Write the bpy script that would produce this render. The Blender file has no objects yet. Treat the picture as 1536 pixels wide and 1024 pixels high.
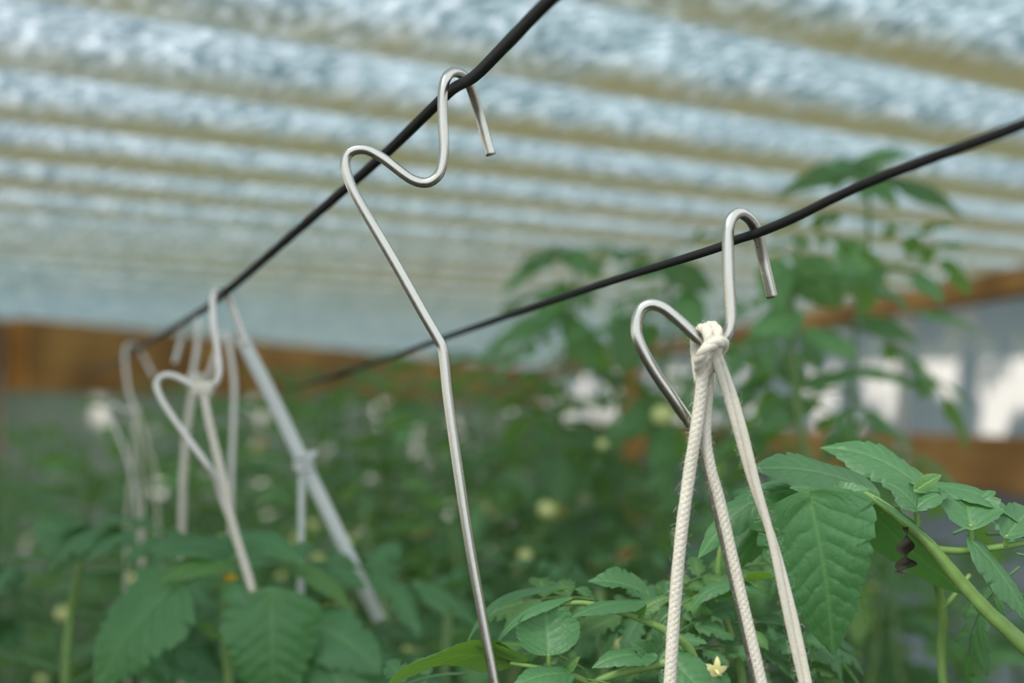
import bpy, math, random
from mathutils import Vector, Matrix, noise

scene = bpy.context.scene
COL = scene.collection
PI = math.pi

# ------------------------------------------------------------------ camera
F = 50.0 / 36.0 * 1536.0
CAMH = 1.6
PITCH = math.atan(108.0 / F)
FWD = Vector((0, math.cos(PITCH), math.sin(PITCH)))
UP = Vector((0, -math.sin(PITCH), math.cos(PITCH)))
RT = Vector((1, 0, 0))
CAM = Vector((0, 0, CAMH))


def P(x, y, z):
    """point seen at (x, y) of the 1536x1024 frame at distance z"""
    return CAM + z * (FWD + RT * ((x - 768.0) / F) + UP * ((512.0 - y) / F))


cd = bpy.data.cameras.new('camera')
cam = bpy.data.objects.new('camera', cd)
COL.objects.link(cam)
cam.location = CAM
cam.rotation_euler = (PI / 2 + PITCH, 0, 0)
cd.lens = 50
cd.sensor_width = 36
cd.clip_start = 0.02
cd.dof.use_dof = True
cd.dof.focus_distance = 0.525
cd.dof.aperture_fstop = 6.0
scene.camera = cam

# ------------------------------------------------------------------ materials


class NT:
    def __init__(self, name):
        self.m = bpy.data.materials.new(name)
        self.m.use_nodes = True
        self.t = self.m.node_tree
        self.t.nodes.clear()
        self.out = self.n('ShaderNodeOutputMaterial')

    def n(self, kind, **kw):
        nd = self.t.nodes.new(kind)
        for k, v in kw.items():
            setattr(nd, k, v)
        return nd

    def l(self, a, b):
        self.t.links.new(a, b)

    def setv(self, nd, **kw):
        for k, v in kw.items():
            nd.inputs[k.replace('_', ' ')].default_value = v
        return nd

    def ramp(self, fac, stops):
        r = self.n('ShaderNodeValToRGB')
        e = r.color_ramp.elements
        while len(e) < len(stops):
            e.new(0.5)
        for el, (p, c) in zip(e, stops):
            el.position = p
            el.color = (c[0], c[1], c[2], 1)
        self.l(fac, r.inputs['Fac'])
        return r

    def noise(self, scale, detail=3, rough=0.5, vec=None):
        nd = self.n('ShaderNodeTexNoise')
        nd.inputs['Scale'].default_value = scale
        nd.inputs['Detail'].default_value = detail
        nd.inputs['Roughness'].default_value = rough
        if vec is not None:
            self.l(vec, nd.inputs['Vector'])
        return nd

    def mapping(self, src, scale=(1, 1, 1), rot=(0, 0, 0), loc=(0, 0, 0)):
        mp = self.n('ShaderNodeMapping')
        mp.inputs['Scale'].default_value = scale
        mp.inputs['Rotation'].default_value = rot
        mp.inputs['Location'].default_value = loc
        self.l(src, mp.inputs['Vector'])
        return mp

    def mixc(self, fac, a, b):
        m = self.n('ShaderNodeMix', data_type='RGBA')
        for sock, v in ((m.inputs[0], fac), (m.inputs[6], a), (m.inputs[7], b)):
            if hasattr(v, 'is_linked'):
                self.l(v, sock)
            elif isinstance(v, (int, float)):
                sock.default_value = v
            else:
                sock.default_value = (v[0], v[1], v[2], 1)
        return m.outputs[2]

    def mixs(self, fac, a, b):
        m = self.n('ShaderNodeMixShader')
        if hasattr(fac, 'is_linked'):
            self.l(fac, m.inputs[0])
        else:
            m.inputs[0].default_value = fac
        self.l(a, m.inputs[1])
        self.l(b, m.inputs[2])
        return m.outputs[0]

    def bump(self, h, strength, dist):
        b = self.n('ShaderNodeBump')
        b.inputs['Strength'].default_value = strength
        b.inputs['Distance'].default_value = dist
        self.l(h, b.inputs['Height'])
        return b.outputs[0]

    def pbsdf(self, col, rough, metal=0.0, spec=0.5, normal=None):
        p = self.n('ShaderNodeBsdfPrincipled')
        if hasattr(col, 'is_linked'):
            self.l(col, p.inputs['Base Color'])
        else:
            p.inputs['Base Color'].default_value = (col[0], col[1], col[2], 1)
        if hasattr(rough, 'is_linked'):
            self.l(rough, p.inputs['Roughness'])
        else:
            p.inputs['Roughness'].default_value = rough
        p.inputs['Metallic'].default_value = metal
        p.inputs['Specular IOR Level'].default_value = spec
        if normal is not None:
            self.l(normal, p.inputs['Normal'])
        return p.outputs[0]

    def done(self, sh):
        self.l(sh, self.out.inputs['Surface'])
        return self.m


def leaf_material(name, green, vein, back, trans, tmix=0.3, rough=0.5, lo=0.84, hi=1.16):
    t = NT(name)
    geo = t.n('ShaderNodeNewGeometry')
    att = t.n('ShaderNodeAttribute', attribute_name='vein')
    oi = t.n('ShaderNodeObjectInfo')
    tc = t.n('ShaderNodeTexCoord')
    nz = t.noise(60, 3, 0.6, tc.outputs['Object'])
    var = t.n('ShaderNodeHueSaturation')
    c = t.mixc(nz.outputs['Fac'], [x * 0.82 for x in green], [x * 1.15 for x in green])
    c = t.mixc(att.outputs['Fac'], c, vein)
    c = t.mixc(geo.outputs['Backfacing'], c, back)
    rm = t.n('ShaderNodeMapRange')
    t.l(oi.outputs['Random'], rm.inputs[0])
    rm.inputs[3].default_value = lo
    rm.inputs[4].default_value = hi
    t.l(rm.outputs[0], var.inputs['Value'])
    t.l(c, var.inputs['Color'])
    fine = t.noise(900, 2, 0.5, tc.outputs['Object'])
    bp = t.bump(fine.outputs['Fac'], 0.25, 0.0006)
    s = t.pbsdf(var.outputs[0], rough, 0, 0.55, bp)
    tr = t.n('ShaderNodeBsdfTranslucent')
    tr.inputs['Color'].default_value = (*trans, 1)
    return t.done(t.mixs(tmix, s, tr.outputs[0]))


LEAF = leaf_material('tomato leaf green', (0.058, 0.170, 0.062), (0.105, 0.235, 0.085), (0.12, 0.25, 0.075), (0.15, 0.38, 0.03), 0.3)
LEAFY = leaf_material('young and backlit leaf yellow green', (0.075, 0.19, 0.05), (0.16, 0.30, 0.08), (0.12, 0.24, 0.05), (0.18, 0.38, 0.03), 0.36)  # young leaves; also puts a backlit glow into the colour of some grown ones
LEAFM = leaf_material('broad leaf green', (0.062, 0.205, 0.066), (0.12, 0.27, 0.09), (0.12, 0.26, 0.08), (0.16, 0.40, 0.03), 0.3)
LEAFB = leaf_material('background leaf green', (0.105, 0.25, 0.098), (0.19, 0.34, 0.12), (0.17, 0.30, 0.10), (0.25, 0.47, 0.06), 0.40, 0.5, 0.6, 1.38)


def simple(name, col, rough=0.6, metal=0.0, spec=0.4, var=0.2, scale=40, bump=0.0, bd=0.001):
    t = NT(name)
    tc = t.n('ShaderNodeTexCoord')
    nz = t.noise(scale, 4, 0.6, tc.outputs['Object'])
    c = t.mixc(nz.outputs['Fac'], [x * (1 - var) for x in col], [min(1, x * (1 + var)) for x in col])
    nm = t.bump(nz.outputs['Fac'], bump, bd) if bump else None
    return t.done(t.pbsdf(c, rough, metal, spec, nm))


STEM = simple('tomato stem', (0.15, 0.26, 0.065), 0.5, 0, 0.4, 0.3, 120, 0.2, 0.001)
STEMB = simple('background stem', (0.13, 0.21, 0.07), 0.6, 0, 0.3, 0.3, 60)
STEEL_T = NT('drawn steel wire')
_tc = STEEL_T.n('ShaderNodeTexCoord')
_nz = STEEL_T.noise(500, 3, 0.6, _tc.outputs['Object'])
_rr = STEEL_T.n('ShaderNodeMapRange')
STEEL_T.l(_nz.outputs['Fac'], _rr.inputs[0])
_rr.inputs[3].default_value = 0.22
_rr.inputs[4].default_value = 0.36
STEEL = STEEL_T.done(STEEL_T.pbsdf((0.50, 0.495, 0.44), _rr.outputs[0], 1.0, 0.5, STEEL_T.bump(_nz.outputs['Fac'], 0.08, 0.0003)))
GALV = simple('dull galvanised wire', (0.62, 0.61, 0.56), 0.5, 0.5, 0.5, 0.15, 200)
CABLE = simple('black cable', (0.008, 0.0075, 0.0075), 0.6, 0, 0.25, 0.6, 300, 0.3, 0.0005)
TWINE = simple('white cotton twine', (0.59, 0.56, 0.465), 0.95, 0, 0.1, 0.12, 1500, 0.7, 0.0006)
TAPE = simple('white support tape', (0.52, 0.55, 0.52), 0.7, 0, 0.3, 0.08, 60)
FLOWER = simple('yellow tomato flower', (0.72, 0.50, 0.05), 0.7, 0, 0.2, 0.2, 80)
PETAL = simple('pale yellow petal', (0.74, 0.70, 0.33), 0.7, 0, 0.2, 0.1, 80)
FRUIT = simple('unripe tomato', (0.58, 0.62, 0.24), 0.35, 0, 0.5, 0.15, 30)
DRY = simple('dried brown leaf', (0.030, 0.030, 0.018), 0.8, 0, 0.2, 0.4, 200)


def wood_material(name, a, b):
    t = NT(name)
    tc = t.n('ShaderNodeTexCoord')
    mp = t.mapping(tc.outputs['Object'], (1.2, 14, 14))
    nz = t.noise(3.0, 6, 0.65, mp.outputs[0])
    kn = t.noise(2.2, 2, 0.5, tc.outputs['Object'])
    r = t.ramp(nz.outputs['Fac'], [(0.30, a), (0.70, b)])
    k = t.ramp(kn.outputs['Fac'], [(0.35, (0.55, 0.5, 0.45)), (0.62, (1, 1, 1))])
    m = t.n('ShaderNodeMix', data_type='RGBA', blend_type='MULTIPLY')
    m.inputs[0].default_value = 1.0
    t.l(r.outputs[0], m.inputs[6])
    t.l(k.outputs[0], m.inputs[7])
    return t.done(t.pbsdf(m.outputs[2], 0.7, 0, 0.3, t.bump(nz.outputs['Fac'], 0.3, 0.004)))


WOOD = wood_material('stained pine', (0.48, 0.20, 0.04), (0.74, 0.38, 0.10))
WOODD = wood_material('weathered brown timber', (0.40, 0.19, 0.05), (0.66, 0.36, 0.12))

# roof sheet: clear corrugated plastic, weathered, algae and dirt lying in the valleys
ROOF_H = 2.0
ANG = math.radians(34.5)
D2 = Vector((math.cos(ANG), math.sin(ANG), 0))      # along the corrugations
D1 = Vector((-math.sin(ANG), math.cos(ANG), 0))     # across them
PER = 0.288
AMP = 0.021
PHASE = 0.56


def roof_material():
    t = NT('weathered corrugated plastic')
    tc = t.n('ShaderNodeTexCoord')
    att = t.n('ShaderNodeAttribute', attribute_name='valley')
    mp = t.mapping(tc.outputs['Object'], (16, 5, 1))
    streak = t.noise(1.0, 5, 0.65, mp.outputs[0])
    mp2 = t.mapping(tc.outputs['Object'], (58, 46, 1))
    grain = t.noise(1.0, 3, 0.6, mp2.outputs[0])
    big = t.noise(1.1, 3, 0.5, tc.outputs['Object'])
    # dirt
    add = t.n('ShaderNodeMath', operation='MULTIPLY_ADD')
    t.l(streak.outputs['Fac'], add.inputs[0])
    add.inputs[1].default_value = 0.55
    t.l(att.outputs['Fac'], add.inputs[2])
    dirt = t.ramp(add.outputs[0], [(0.48, (0, 0, 0)), (1.05, (1, 1, 1))])
    sr = t.ramp(streak.outputs['Fac'], [(0.32, (0, 0, 0)), (0.68, (1, 1, 1))])
    gr = t.ramp(grain.outputs['Fac'], [(0.34, (0.55, 0.6, 0.62)), (0.62, (1.1, 1.1, 1.1))])
    clean = t.mixc(sr.outputs[0], (0.115, 0.185, 0.21), (0.40, 0.48, 0.52))
    algae = t.mixc(big.outputs['Fac'], (0.17, 0.145, 0.075), (0.14, 0.16, 0.085))
    mg = t.n('ShaderNodeMix', data_type='RGBA', blend_type='MULTIPLY')
    mg.inputs[0].default_value = 1.0
    t.l(clean, mg.inputs[6])
    t.l(gr.outputs[0], mg.inputs[7])
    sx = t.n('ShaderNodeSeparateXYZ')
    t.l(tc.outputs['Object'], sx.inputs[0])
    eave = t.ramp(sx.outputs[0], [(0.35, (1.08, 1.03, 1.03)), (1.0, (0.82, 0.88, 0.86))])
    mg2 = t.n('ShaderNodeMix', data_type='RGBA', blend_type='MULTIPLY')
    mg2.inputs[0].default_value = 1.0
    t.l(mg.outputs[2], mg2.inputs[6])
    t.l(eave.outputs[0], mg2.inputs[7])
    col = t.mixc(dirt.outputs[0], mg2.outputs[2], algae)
    h = t.bump(grain.outputs['Fac'], 0.9, 0.02)
    tr = t.n('ShaderNodeBsdfTranslucent')
    t.l(col, tr.inputs['Color'])
    t.l(h, tr.inputs['Normal'])
    df = t.n('ShaderNodeBsdfDiffuse')
    t.l(col, df.inputs['Color'])
    s = t.mixs(0.18, tr.outputs[0], df.outputs[0])
    gl = t.n('ShaderNodeBsdfGlossy')
    gl.inputs['Roughness'].default_value = 0.3
    t.l(h, gl.inputs['Normal'])
    s = t.mixs(0.10, s, gl.outputs[0])
    tp = t.n('ShaderNodeBsdfTransparent')
    tp.inputs['Color'].default_value = (0.97, 0.97, 0.97, 1)
    clear = t.ramp(grain.outputs['Fac'], [(0.48, (0.0, 0.0, 0.0)), (0.72, (0.62, 0.62, 0.62))])
    inv = t.n('ShaderNodeMath', operation='SUBTRACT')
    inv.inputs[0].default_value = 1.0
    t.l(dirt.outputs[0], inv.inputs[1])
    cl = t.n('ShaderNodeMath', operation='MULTIPLY')
    t.l(clear.outputs[0], cl.inputs[0])
    t.l(inv.outputs[0], cl.inputs[1])
    return t.done(t.mixs(cl.outputs[0], s, tp.outputs[0]))


def sheet_material(name, dirtcol, cleancol, scale, lo, hi, tpmax):
    t = NT(name)
    tc = t.n('ShaderNodeTexCoord')
    mp = t.mapping(tc.outputs['Object'], (scale, scale, scale * 0.8))
    nz = t.noise(1.0, 3, 0.5, mp.outputs[0])
    fine = t.noise(14.0, 3, 0.6, tc.outputs['Object'])
    col = t.mixc(fine.outputs['Fac'], dirtcol, cleancol)
    tr = t.n('ShaderNodeBsdfTranslucent')
    t.l(col, tr.inputs['Color'])
    df = t.n('ShaderNodeBsdfDiffuse')
    t.l(col, df.inputs['Color'])
    s = t.mixs(0.3, tr.outputs[0], df.outputs[0])
    tp = t.n('ShaderNodeBsdfTransparent')
    tp.inputs['Color'].default_value = (1.0, 0.88, 0.74, 1)
    r = t.ramp(nz.outputs['Fac'], [(lo, (0, 0, 0)), (hi, (tpmax,) * 3)])
    return t.done(t.mixs(r.outputs[0], s, tp.outputs[0]))


ROOF = roof_material()
SHEET = sheet_material('dusty clear film', (0.24, 0.29, 0.30), (0.44, 0.49, 0.50), 5.0, 0.49, 0.58, 0.6)
SHEETG = sheet_material('greened clear film', (0.16, 0.20, 0.13), (0.33, 0.38, 0.27), 3.0, 0.59, 0.67, 0.55)
SHEETC = sheet_material('clean clear film', (0.30, 0.34, 0.32), (0.45, 0.5, 0.48), 2.0, 0.25, 0.45, 0.92)
LOWER = simple('grey lower panel', (0.34, 0.39, 0.45), 0.6, 0, 0.3, 0.2, 8)
SOIL = simple('dark soil', (0.035, 0.028, 0.018), 0.95, 0, 0.1, 0.5, 12, 0.6, 0.02)

# ------------------------------------------------------------------ mesh helpers


class MB:
    def __init__(self, origin=(0, 0, 0)):
        self.v, self.f, self.a = [], [], []
        self.o = Vector(origin)

    def add(self, p, a=0.0):
        self.v.append(tuple(Vector(p) - self.o))
        self.a.append(a)
        return len(self.v) - 1

    def tube(self, pts, rad, n=10, cap=True, a=0.0):
        pts = [Vector(p) for p in pts]
        if not isinstance(rad, (list, tuple)):
            rad = [rad] * len(pts)
        t0 = (pts[1] - pts[0]).normalized()
        nrm = t0.orthogonal().normalized()
        rings = []
        for i, p in enumerate(pts):
            t = (pts[min(i + 1, len(pts) - 1)] - pts[max(i - 1, 0)])
            if t.length < 1e-9:
                t = t0
            t = t.normalized()
            nrm = (nrm - t * nrm.dot(t))
            nrm = nrm.normalized() if nrm.length > 1e-6 else t.orthogonal().normalized()
            bn = t.cross(nrm)
            rings.append([self.add(p + rad[i] * (math.cos(2 * PI * k / n) * nrm + math.sin(2 * PI * k / n) * bn), a) for k in range(n)])
        for r0, r1 in zip(rings, rings[1:]):
            for k in range(n):
                self.f.append((r0[k], r0[(k + 1) % n], r1[(k + 1) % n], r1[k]))
        if cap:
            self.f.append(tuple(reversed(rings[0])))
            self.f.append(tuple(rings[-1]))

    def box(self, c, ax, ay, az):
        c, ax, ay, az = Vector(c), Vector(ax), Vector(ay), Vector(az)
        ids = [self.add(c + sx * ax + sy * ay + sz * az) for sx in (-1, 1) for sy in (-1, 1) for sz in (-1, 1)]
        for q in ((0, 1, 3, 2), (4, 6, 7, 5), (0, 4, 5, 1), (2, 3, 7, 6), (0, 2, 6, 4), (1, 5, 7, 3)):
            self.f.append(tuple(ids[k] for k in q))

    def ball(self, c, r, n=14, m=9, squash=0.9):
        c = Vector(c)
        rows = []
        for i in range(m + 1):
            th = PI * i / m
            rows.append([self.add(c + Vector((r * math.sin(th) * math.cos(2 * PI * k / n), r * math.sin(th) * math.sin(2 * PI * k / n), r * squash * math.cos(th) - (0.12 * r if i == 0 else 0)))) for k in range(n)])
        for r0, r1 in zip(rows, rows[1:]):
            for k in range(n):
                self.f.append((r0[k], r1[k], r1[(k + 1) % n], r0[(k + 1) % n]))

    def build(self, name, mat, parent=None, attr='vein', smooth=True):
        me = bpy.data.meshes.new(name)
        me.from_pydata(self.v, [], self.f)
        me.materials.append(mat)
        if any(self.a):
            at = me.attributes.new(attr, 'FLOAT', 'POINT')
            at.data.foreach_set('value', self.a)
        if smooth:
            me.polygons.foreach_set('use_smooth', [True] * len(me.polygons))
        me.update()
        o = bpy.data.objects.new(name, me)
        COL.objects.link(o)
        o.location = self.o
        if parent is not None:
            o.parent = parent
            o.location = self.o - world_of(parent)
        return o


def world_of(o):
    v = Vector(o.location)
    while o.parent:
        o = o.parent
        v += Vector(o.location)
    return v


def tag(o, label, cat, group=None):
    o['label'] = label
    o['category'] = cat
    if group:
        o['group'] = group
    return o


def thing(name, loc, label, cat, group=None):
    o = bpy.data.objects.new(name, None)
    o.empty_display_size = 0.05
    COL.objects.link(o)
    o.location = loc
    return tag(o, label, cat, group)


def struct(o):
    o['kind'] = 'structure'
    return o


def spline(pts, sub=8):
    """Catmull-Rom through 3D points"""
    pts = [Vector(p) for p in pts]
    out = []
    n = len(pts)
    for i in range(n - 1):
        p0 = pts[i - 1] if i > 0 else 2 * pts[0] - pts[1]
        p1, p2 = pts[i], pts[i + 1]
        p3 = pts[i + 2] if i + 2 < n else 2 * pts[-1] - pts[-2]
        for k in range(sub):
            t = k / sub
            out.append(0.5 * (2 * p1 + (p2 - p0) * t + (2 * p0 - 5 * p1 + 4 * p2 - p3) * t * t + (3 * p1 - p0 - 3 * p2 + p3) * t ** 3))
    out.append(pts[-1])
    return out


def pxs(lst, z=None, sub=8):
    return spline([P(*q) if z is None else P(q[0], q[1], z) for q in lst], sub)


# ------------------------------------------------------------------ leaves

def shape(u, pk=0.3, fat=0.9):
    if u < pk:
        return math.sin(0.5 * PI * u / pk) ** 0.62
    t = (u - pk) / (1 - pk)
    return max(0.0, (1 - t)) ** 0.92 * (1 + fat * t)


def leaflet(mb, p0, p1, w, nrm, sag=0.1, fold=0.05, curl=0.15, wave=0.04, bump=0.026, teeth=9, tooth=0.10,
            heart=0.10, nu=44, nv=22, seed=0, veins=7.0, round_=False, pk=0.3, fat=0.9, fwd=2.3):
    p0, p1 = Vector(p0), Vector(p1)
    L = (p1 - p0).length
    X = (p1 - p0) / L
    Z = Vector(nrm)
    Z = (Z - X * Z.dot(X))
    Z = Z.normalized() if Z.length > 1e-5 else X.orthogonal().normalized()
    Y = Z.cross(X)
    grid = []
    rnd = random.Random(seed)
    ph = rnd.uniform(0, 6.28)
    side = rnd.uniform(-0.02, 0.02)
    for i in range(nu + 1):
        u = i / nu
        row = []
        if round_:
            s = math.sqrt(max(0.0, 1 - (2 * u - 1) ** 2)) ** 0.85
        else:
            s = shape(u, pk, fat)
        for j in range(nv + 1):
            v = -1 + 2 * j / nv
            sg = 1 if v >= 0 else -1
            av = abs(v)
            q = u * teeth + (0.37 if sg > 0 else 0.0)
            saw = q - math.floor(q)
            big = 0.5 + 0.5 * math.sin(q * 2.1 + ph + sg)
            tm = 1 - tooth * (1 - saw) ** 1.5 * (0.35 + 1.1 * big) * min(1, u * 6) * av ** 2
            y = 0.5 * w * s * v * tm
            x = u * L - heart * L * av ** 1.4 * max(0, 1 - u) ** 4 + tooth * 0.25 * L / teeth * av ** 3
            qv = u * veins - (av ** 1.15) * s * fwd + (0.25 if sg > 0 else 0)
            qv += 0.28 * noise.noise(Vector((u * 5.0, v * 3.5, seed * 2.3))) * min(1, av * 4)
            dv = abs(qv - round(qv))
            cell = av * 7.0 * (0.4 + 0.6 * s) + 0.5 * (math.floor(qv) % 2) + 0.7 * noise.noise(Vector((u * 9, v * 6, seed + 7.7)))
            dc = abs(cell - round(cell))
            pil = abs(math.sin(PI * qv)) ** 0.55 * (0.55 + 0.45 * min(1.0, dc * 4) ** 0.7) * min(1.0, av * 5) * min(1, s * 2.0)
            nn = noise.noise(Vector((u * L * 140 + seed * 3.1, v * w * 70, seed * 1.7)))
            z = sag * L * 4 * u * (1 - u) - curl * w * s * s * v * v * 0.5 + fold * av * s * w
            z += wave * w * math.sin(u * 9 + ph + sg * 1.1) * av ** 2 * s
            z += bump * w * (pil + 0.55 * nn * min(1, av * 4)) * (1 - 0.6 * av ** 6)
            ve = max(math.exp(-(av * s * w / (0.022 * w + 0.0004)) ** 2), 0.38 * math.exp(-(dv / 0.06) ** 2) * (1 - 0.6 * av)) if s > 0.02 else 1.0
            row.append(mb.add(p0 + X * x + Y * (y + side * L * 4 * u * (1 - u)) + Z * z, ve))
        grid.append(row)
    for i in range(nu):
        for j in range(nv):
            mb.f.append((grid[i][j], grid[i + 1][j], grid[i + 1][j + 1], grid[i][j + 1]))


def leaf_obj(parent, a, b, w, nrm, mat=LEAF, name='leaf', **kw):
    """one leaf of a plant: a and b are (x, y, distance) of base and tip, w its width in px at the base distance"""
    p0, p1 = P(*a), P(*b)
    mb = MB(p0)
    leaflet(mb, p0, p1, w * a[2] / F, nrm, **kw)
    return mb.build(name, mat, parent)


TOCAM = -FWD
ZUP = Vector((0, 0, 1))


def N(up=1.0, cam_=0.5, right=0.0):
    return (ZUP * up + TOCAM * cam_ + RT * right).normalized()


# compound tomato leaves shared by the plants further back
def compound_mesh(name, seed, mat, nu=10, nv=6):
    r = random.Random(seed)
    mb = MB()
    # the rachis runs along +x, length 1, drooping
    dro = r.uniform(0.16, 0.42)
    yaw = r.uniform(-0.1, 0.1)

    def axis(t):
        return Vector((t, yaw * t * t, 0.10 * math.sin(t * 2.2) - dro * t * t))
    mb.tube([axis(k / 8) for k in range(9)], [0.014 - 0.009 * k / 8 for k in range(9)], 6, a=0.8)
    pairs = [(0.34, 0.24), (0.55, 0.34), (0.78, 0.38)]
    for t, ln in pairs:
        for sd in (-1, 1):
            l_ = ln * r.uniform(0.8, 1.2)
            b = axis(t + r.uniform(-0.04, 0.04))
            d = Vector((r.uniform(0.35, 0.75), sd, r.uniform(-0.75, 0.05))).normalized()
            k = b + d * 0.06
            mb.tube([b, k], 0.006, 5, a=0.8)
            leaflet(mb, k, k + d * l_, l_ * r.uniform(0.52, 0.72), Vector((0.2 * r.uniform(-1, 1), 0, 1)), sag=r.uniform(0.04, 0.18),
                    curl=r.uniform(0.1, 0.5), fold=r.uniform(-0.05, 0.15), wave=0.05, bump=0.03, teeth=5, tooth=0.45, nu=nu, nv=nv, seed=r.randint(0, 999), veins=5)
    b = axis(1.0)
    d = (axis(1.0) - axis(0.9)).normalized()
    leaflet(mb, b, b + (d + Vector((0, 0, -0.25))).normalized() * 0.46, 0.32, ZUP + Vector((0.3, 0, 0)), sag=0.1, curl=0.35, wave=0.05, bump=0.03,
            teeth=5, tooth=0.45, nu=nu, nv=nv, seed=r.randint(0, 999), veins=5)
    o = mb.build(name, mat)
    me = o.data
    bpy.data.objects.remove(o)
    return me


CB = [compound_mesh('leaf', 11 + k, LEAFB, 12, 8) for k in range(5)]
CF = [compound_mesh('leaf', 31 + k, LEAF, 30, 14) for k in range(4)]
CY = [compound_mesh('leaf', 51 + k, LEAFY, 30, 14) for k in range(3)]


def inst(parent, me, loc, direction, up, scale, name='leaf'):
    o = bpy.data.objects.new(name, me)
    COL.objects.link(o)
    X = Vector(direction).normalized()
    Z = Vector(up)
    Z = (Z - X * Z.dot(X)).normalized()
    Y = Z.cross(X)
    M = Matrix((X, Y, Z)).transposed().to_4x4()
    o.parent = parent
    o.matrix_basis = Matrix.Translation(Vector(loc) - world_of(parent)) @ M @ Matrix.Diagonal((scale, scale, scale, 1))
    return o


def fruit_at(root, c, r, mat=FRUIT, name='tomato'):
    mb = MB(c)
    mb.ball(c, r)
    o = mb.build(name, mat, root)
    st = MB(Vector(c) + Vector((0, 0, r * 0.75)))
    for k in range(5):
        a = 2 * PI * k / 5
        leaflet(st, st.o, st.o + Vector((math.cos(a), math.sin(a), 0.15)) * r * 0.8, r * 0.3, ZUP, nu=4, nv=2, tooth=0, heart=0, bump=0, seed=k)
    st.tube([st.o, st.o + Vector((0, 0, r * 0.9))], r * 0.08, 5, a=0.8)
    st.build('calyx', LEAFB, o)
    return o


def flower_at(root, c, r, mat=FLOWER, facing=None):
    c = Vector(c)
    ax = Vector(facing) if facing else Vector((0.2, -1, -0.2))
    ax.normalize()
    e1 = ax.orthogonal().normalized()
    e2 = ax.cross(e1)
    mb = MB(c)
    for k in range(5):
        a = 2 * PI * k / 5
        d = math.cos(a) * e1 + math.sin(a) * e2 - 0.35 * ax
        leaflet(mb, c, c + d.normalized() * r, r * 0.5, ax, nu=6, nv=4, tooth=0, heart=0, bump=0, sag=0.15, seed=k)
    mb.tube([c, c + ax * r * 0.6], [r * 0.16, r * 0.05], 6)
    return mb.build('flower', mat, root)


def bush(x, z, top, label, group=None, seed=1, L=0.2, step=0.055, per=2, low=1130, meshes=CB, fruits=4, flowers=0,
         lean=(0, 0), stem_r=0.006, droop=0.0, upright=0.25, cat='tomato plant'):
    r = random.Random(seed)
    tp = P(x, top, z)
    base = Vector((tp.x - lean[0], tp.y - lean[1], 0))
    root = thing('tomato_plant', base, label, cat, group)

    def st(h):
        f = h / tp.z
        return base + Vector((lean[0] * f ** 2 + 0.012 * math.sin(h * 17 + seed), lean[1] * f ** 2 + 0.012 * math.cos(h * 13 + seed), h))
    pts = [st(tp.z * k / 24) for k in range(25)]
    mb = MB(base)
    mb.tube(pts, [stem_r * (1.25 - 0.75 * k / 24) for k in range(25)], 8)
    mb.build('stem', STEMB, root)
    hlow = max(0.25, P(x, low, z).z - 0.1)
    h = tp.z
    ang = r.uniform(0, 6.28)
    cnt = 0
    while h > hlow and cnt < 98:
        for _ in range(per):
            ang += 2.4 + r.uniform(-0.4, 0.4)
            age = min(1.0, (tp.z - h) / 0.28)
            elev = upright * (1 - age) * 2.2 + r.uniform(-0.35, 0.25) - droop
            d = Vector((math.cos(ang), math.sin(ang), elev))
            up = Vector((r.uniform(-.25, .25), r.uniform(-.25, .25), 1)) + Vector((math.cos(ang), math.sin(ang), 0)) * 0.0
            inst(root, r.choice(meshes), st(h), d, up, L * (0.45 + 0.55 * age) * r.uniform(0.8, 1.15))
            cnt += 1
        h -= step * r.uniform(0.8, 1.2)
    for k in range(fruits):
        hh = r.uniform(max(hlow, tp.z - 0.65), tp.z - 0.12)
        a = r.uniform(1.15 * PI, 1.85 * PI)
        c = st(hh) + Vector((math.cos(a), math.sin(a), 0)) * r.uniform(0.12, 0.22) - Vector((0, 0, 0.03))
        rf = r.uniform(0.005, 0.0115)
        fo = fruit_at(root, c, rf)
        tm_ = MB(st(hh))
        tm_.tube(spline([st(hh), st(hh).lerp(c, 0.5) + Vector((0, 0, 0.03)), c + Vector((0, 0, rf * 1.5))], 4), 0.0014, 5)
        tm_.build('truss', STEMB, root)
    for k in range(flowers):
        hh = r.uniform(max(hlow, tp.z - 0.4), tp.z - 0.05)
        a = r.uniform(PI, 2 * PI)
        flower_at(root, st(hh) + Vector((math.cos(a), math.sin(a), 0)) * 0.09, 0.014)
    return root


# ------------------------------------------------------------------ the setting
def quadgrid(p00, p10, p11, p01, n=2):
    mb = MB()
    g = [[mb.add(Vector(p00).lerp(p10, i / n).lerp(Vector(p01).lerp(p11, i / n), j / n)) for j in range(n + 1)] for i in range(n + 1)]
    for i in range(n):
        for j in range(n):
            mb.f.append((g[i][j], g[i + 1][j], g[i + 1][j + 1], g[i][j + 1]))
    return mb


mb = MB()
mb.box((0, 5, -0.05), (6, 0, 0), (0, 10, 0), (0, 0, 0.05))
struct(mb.build('floor', SOIL, smooth=False))

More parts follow.
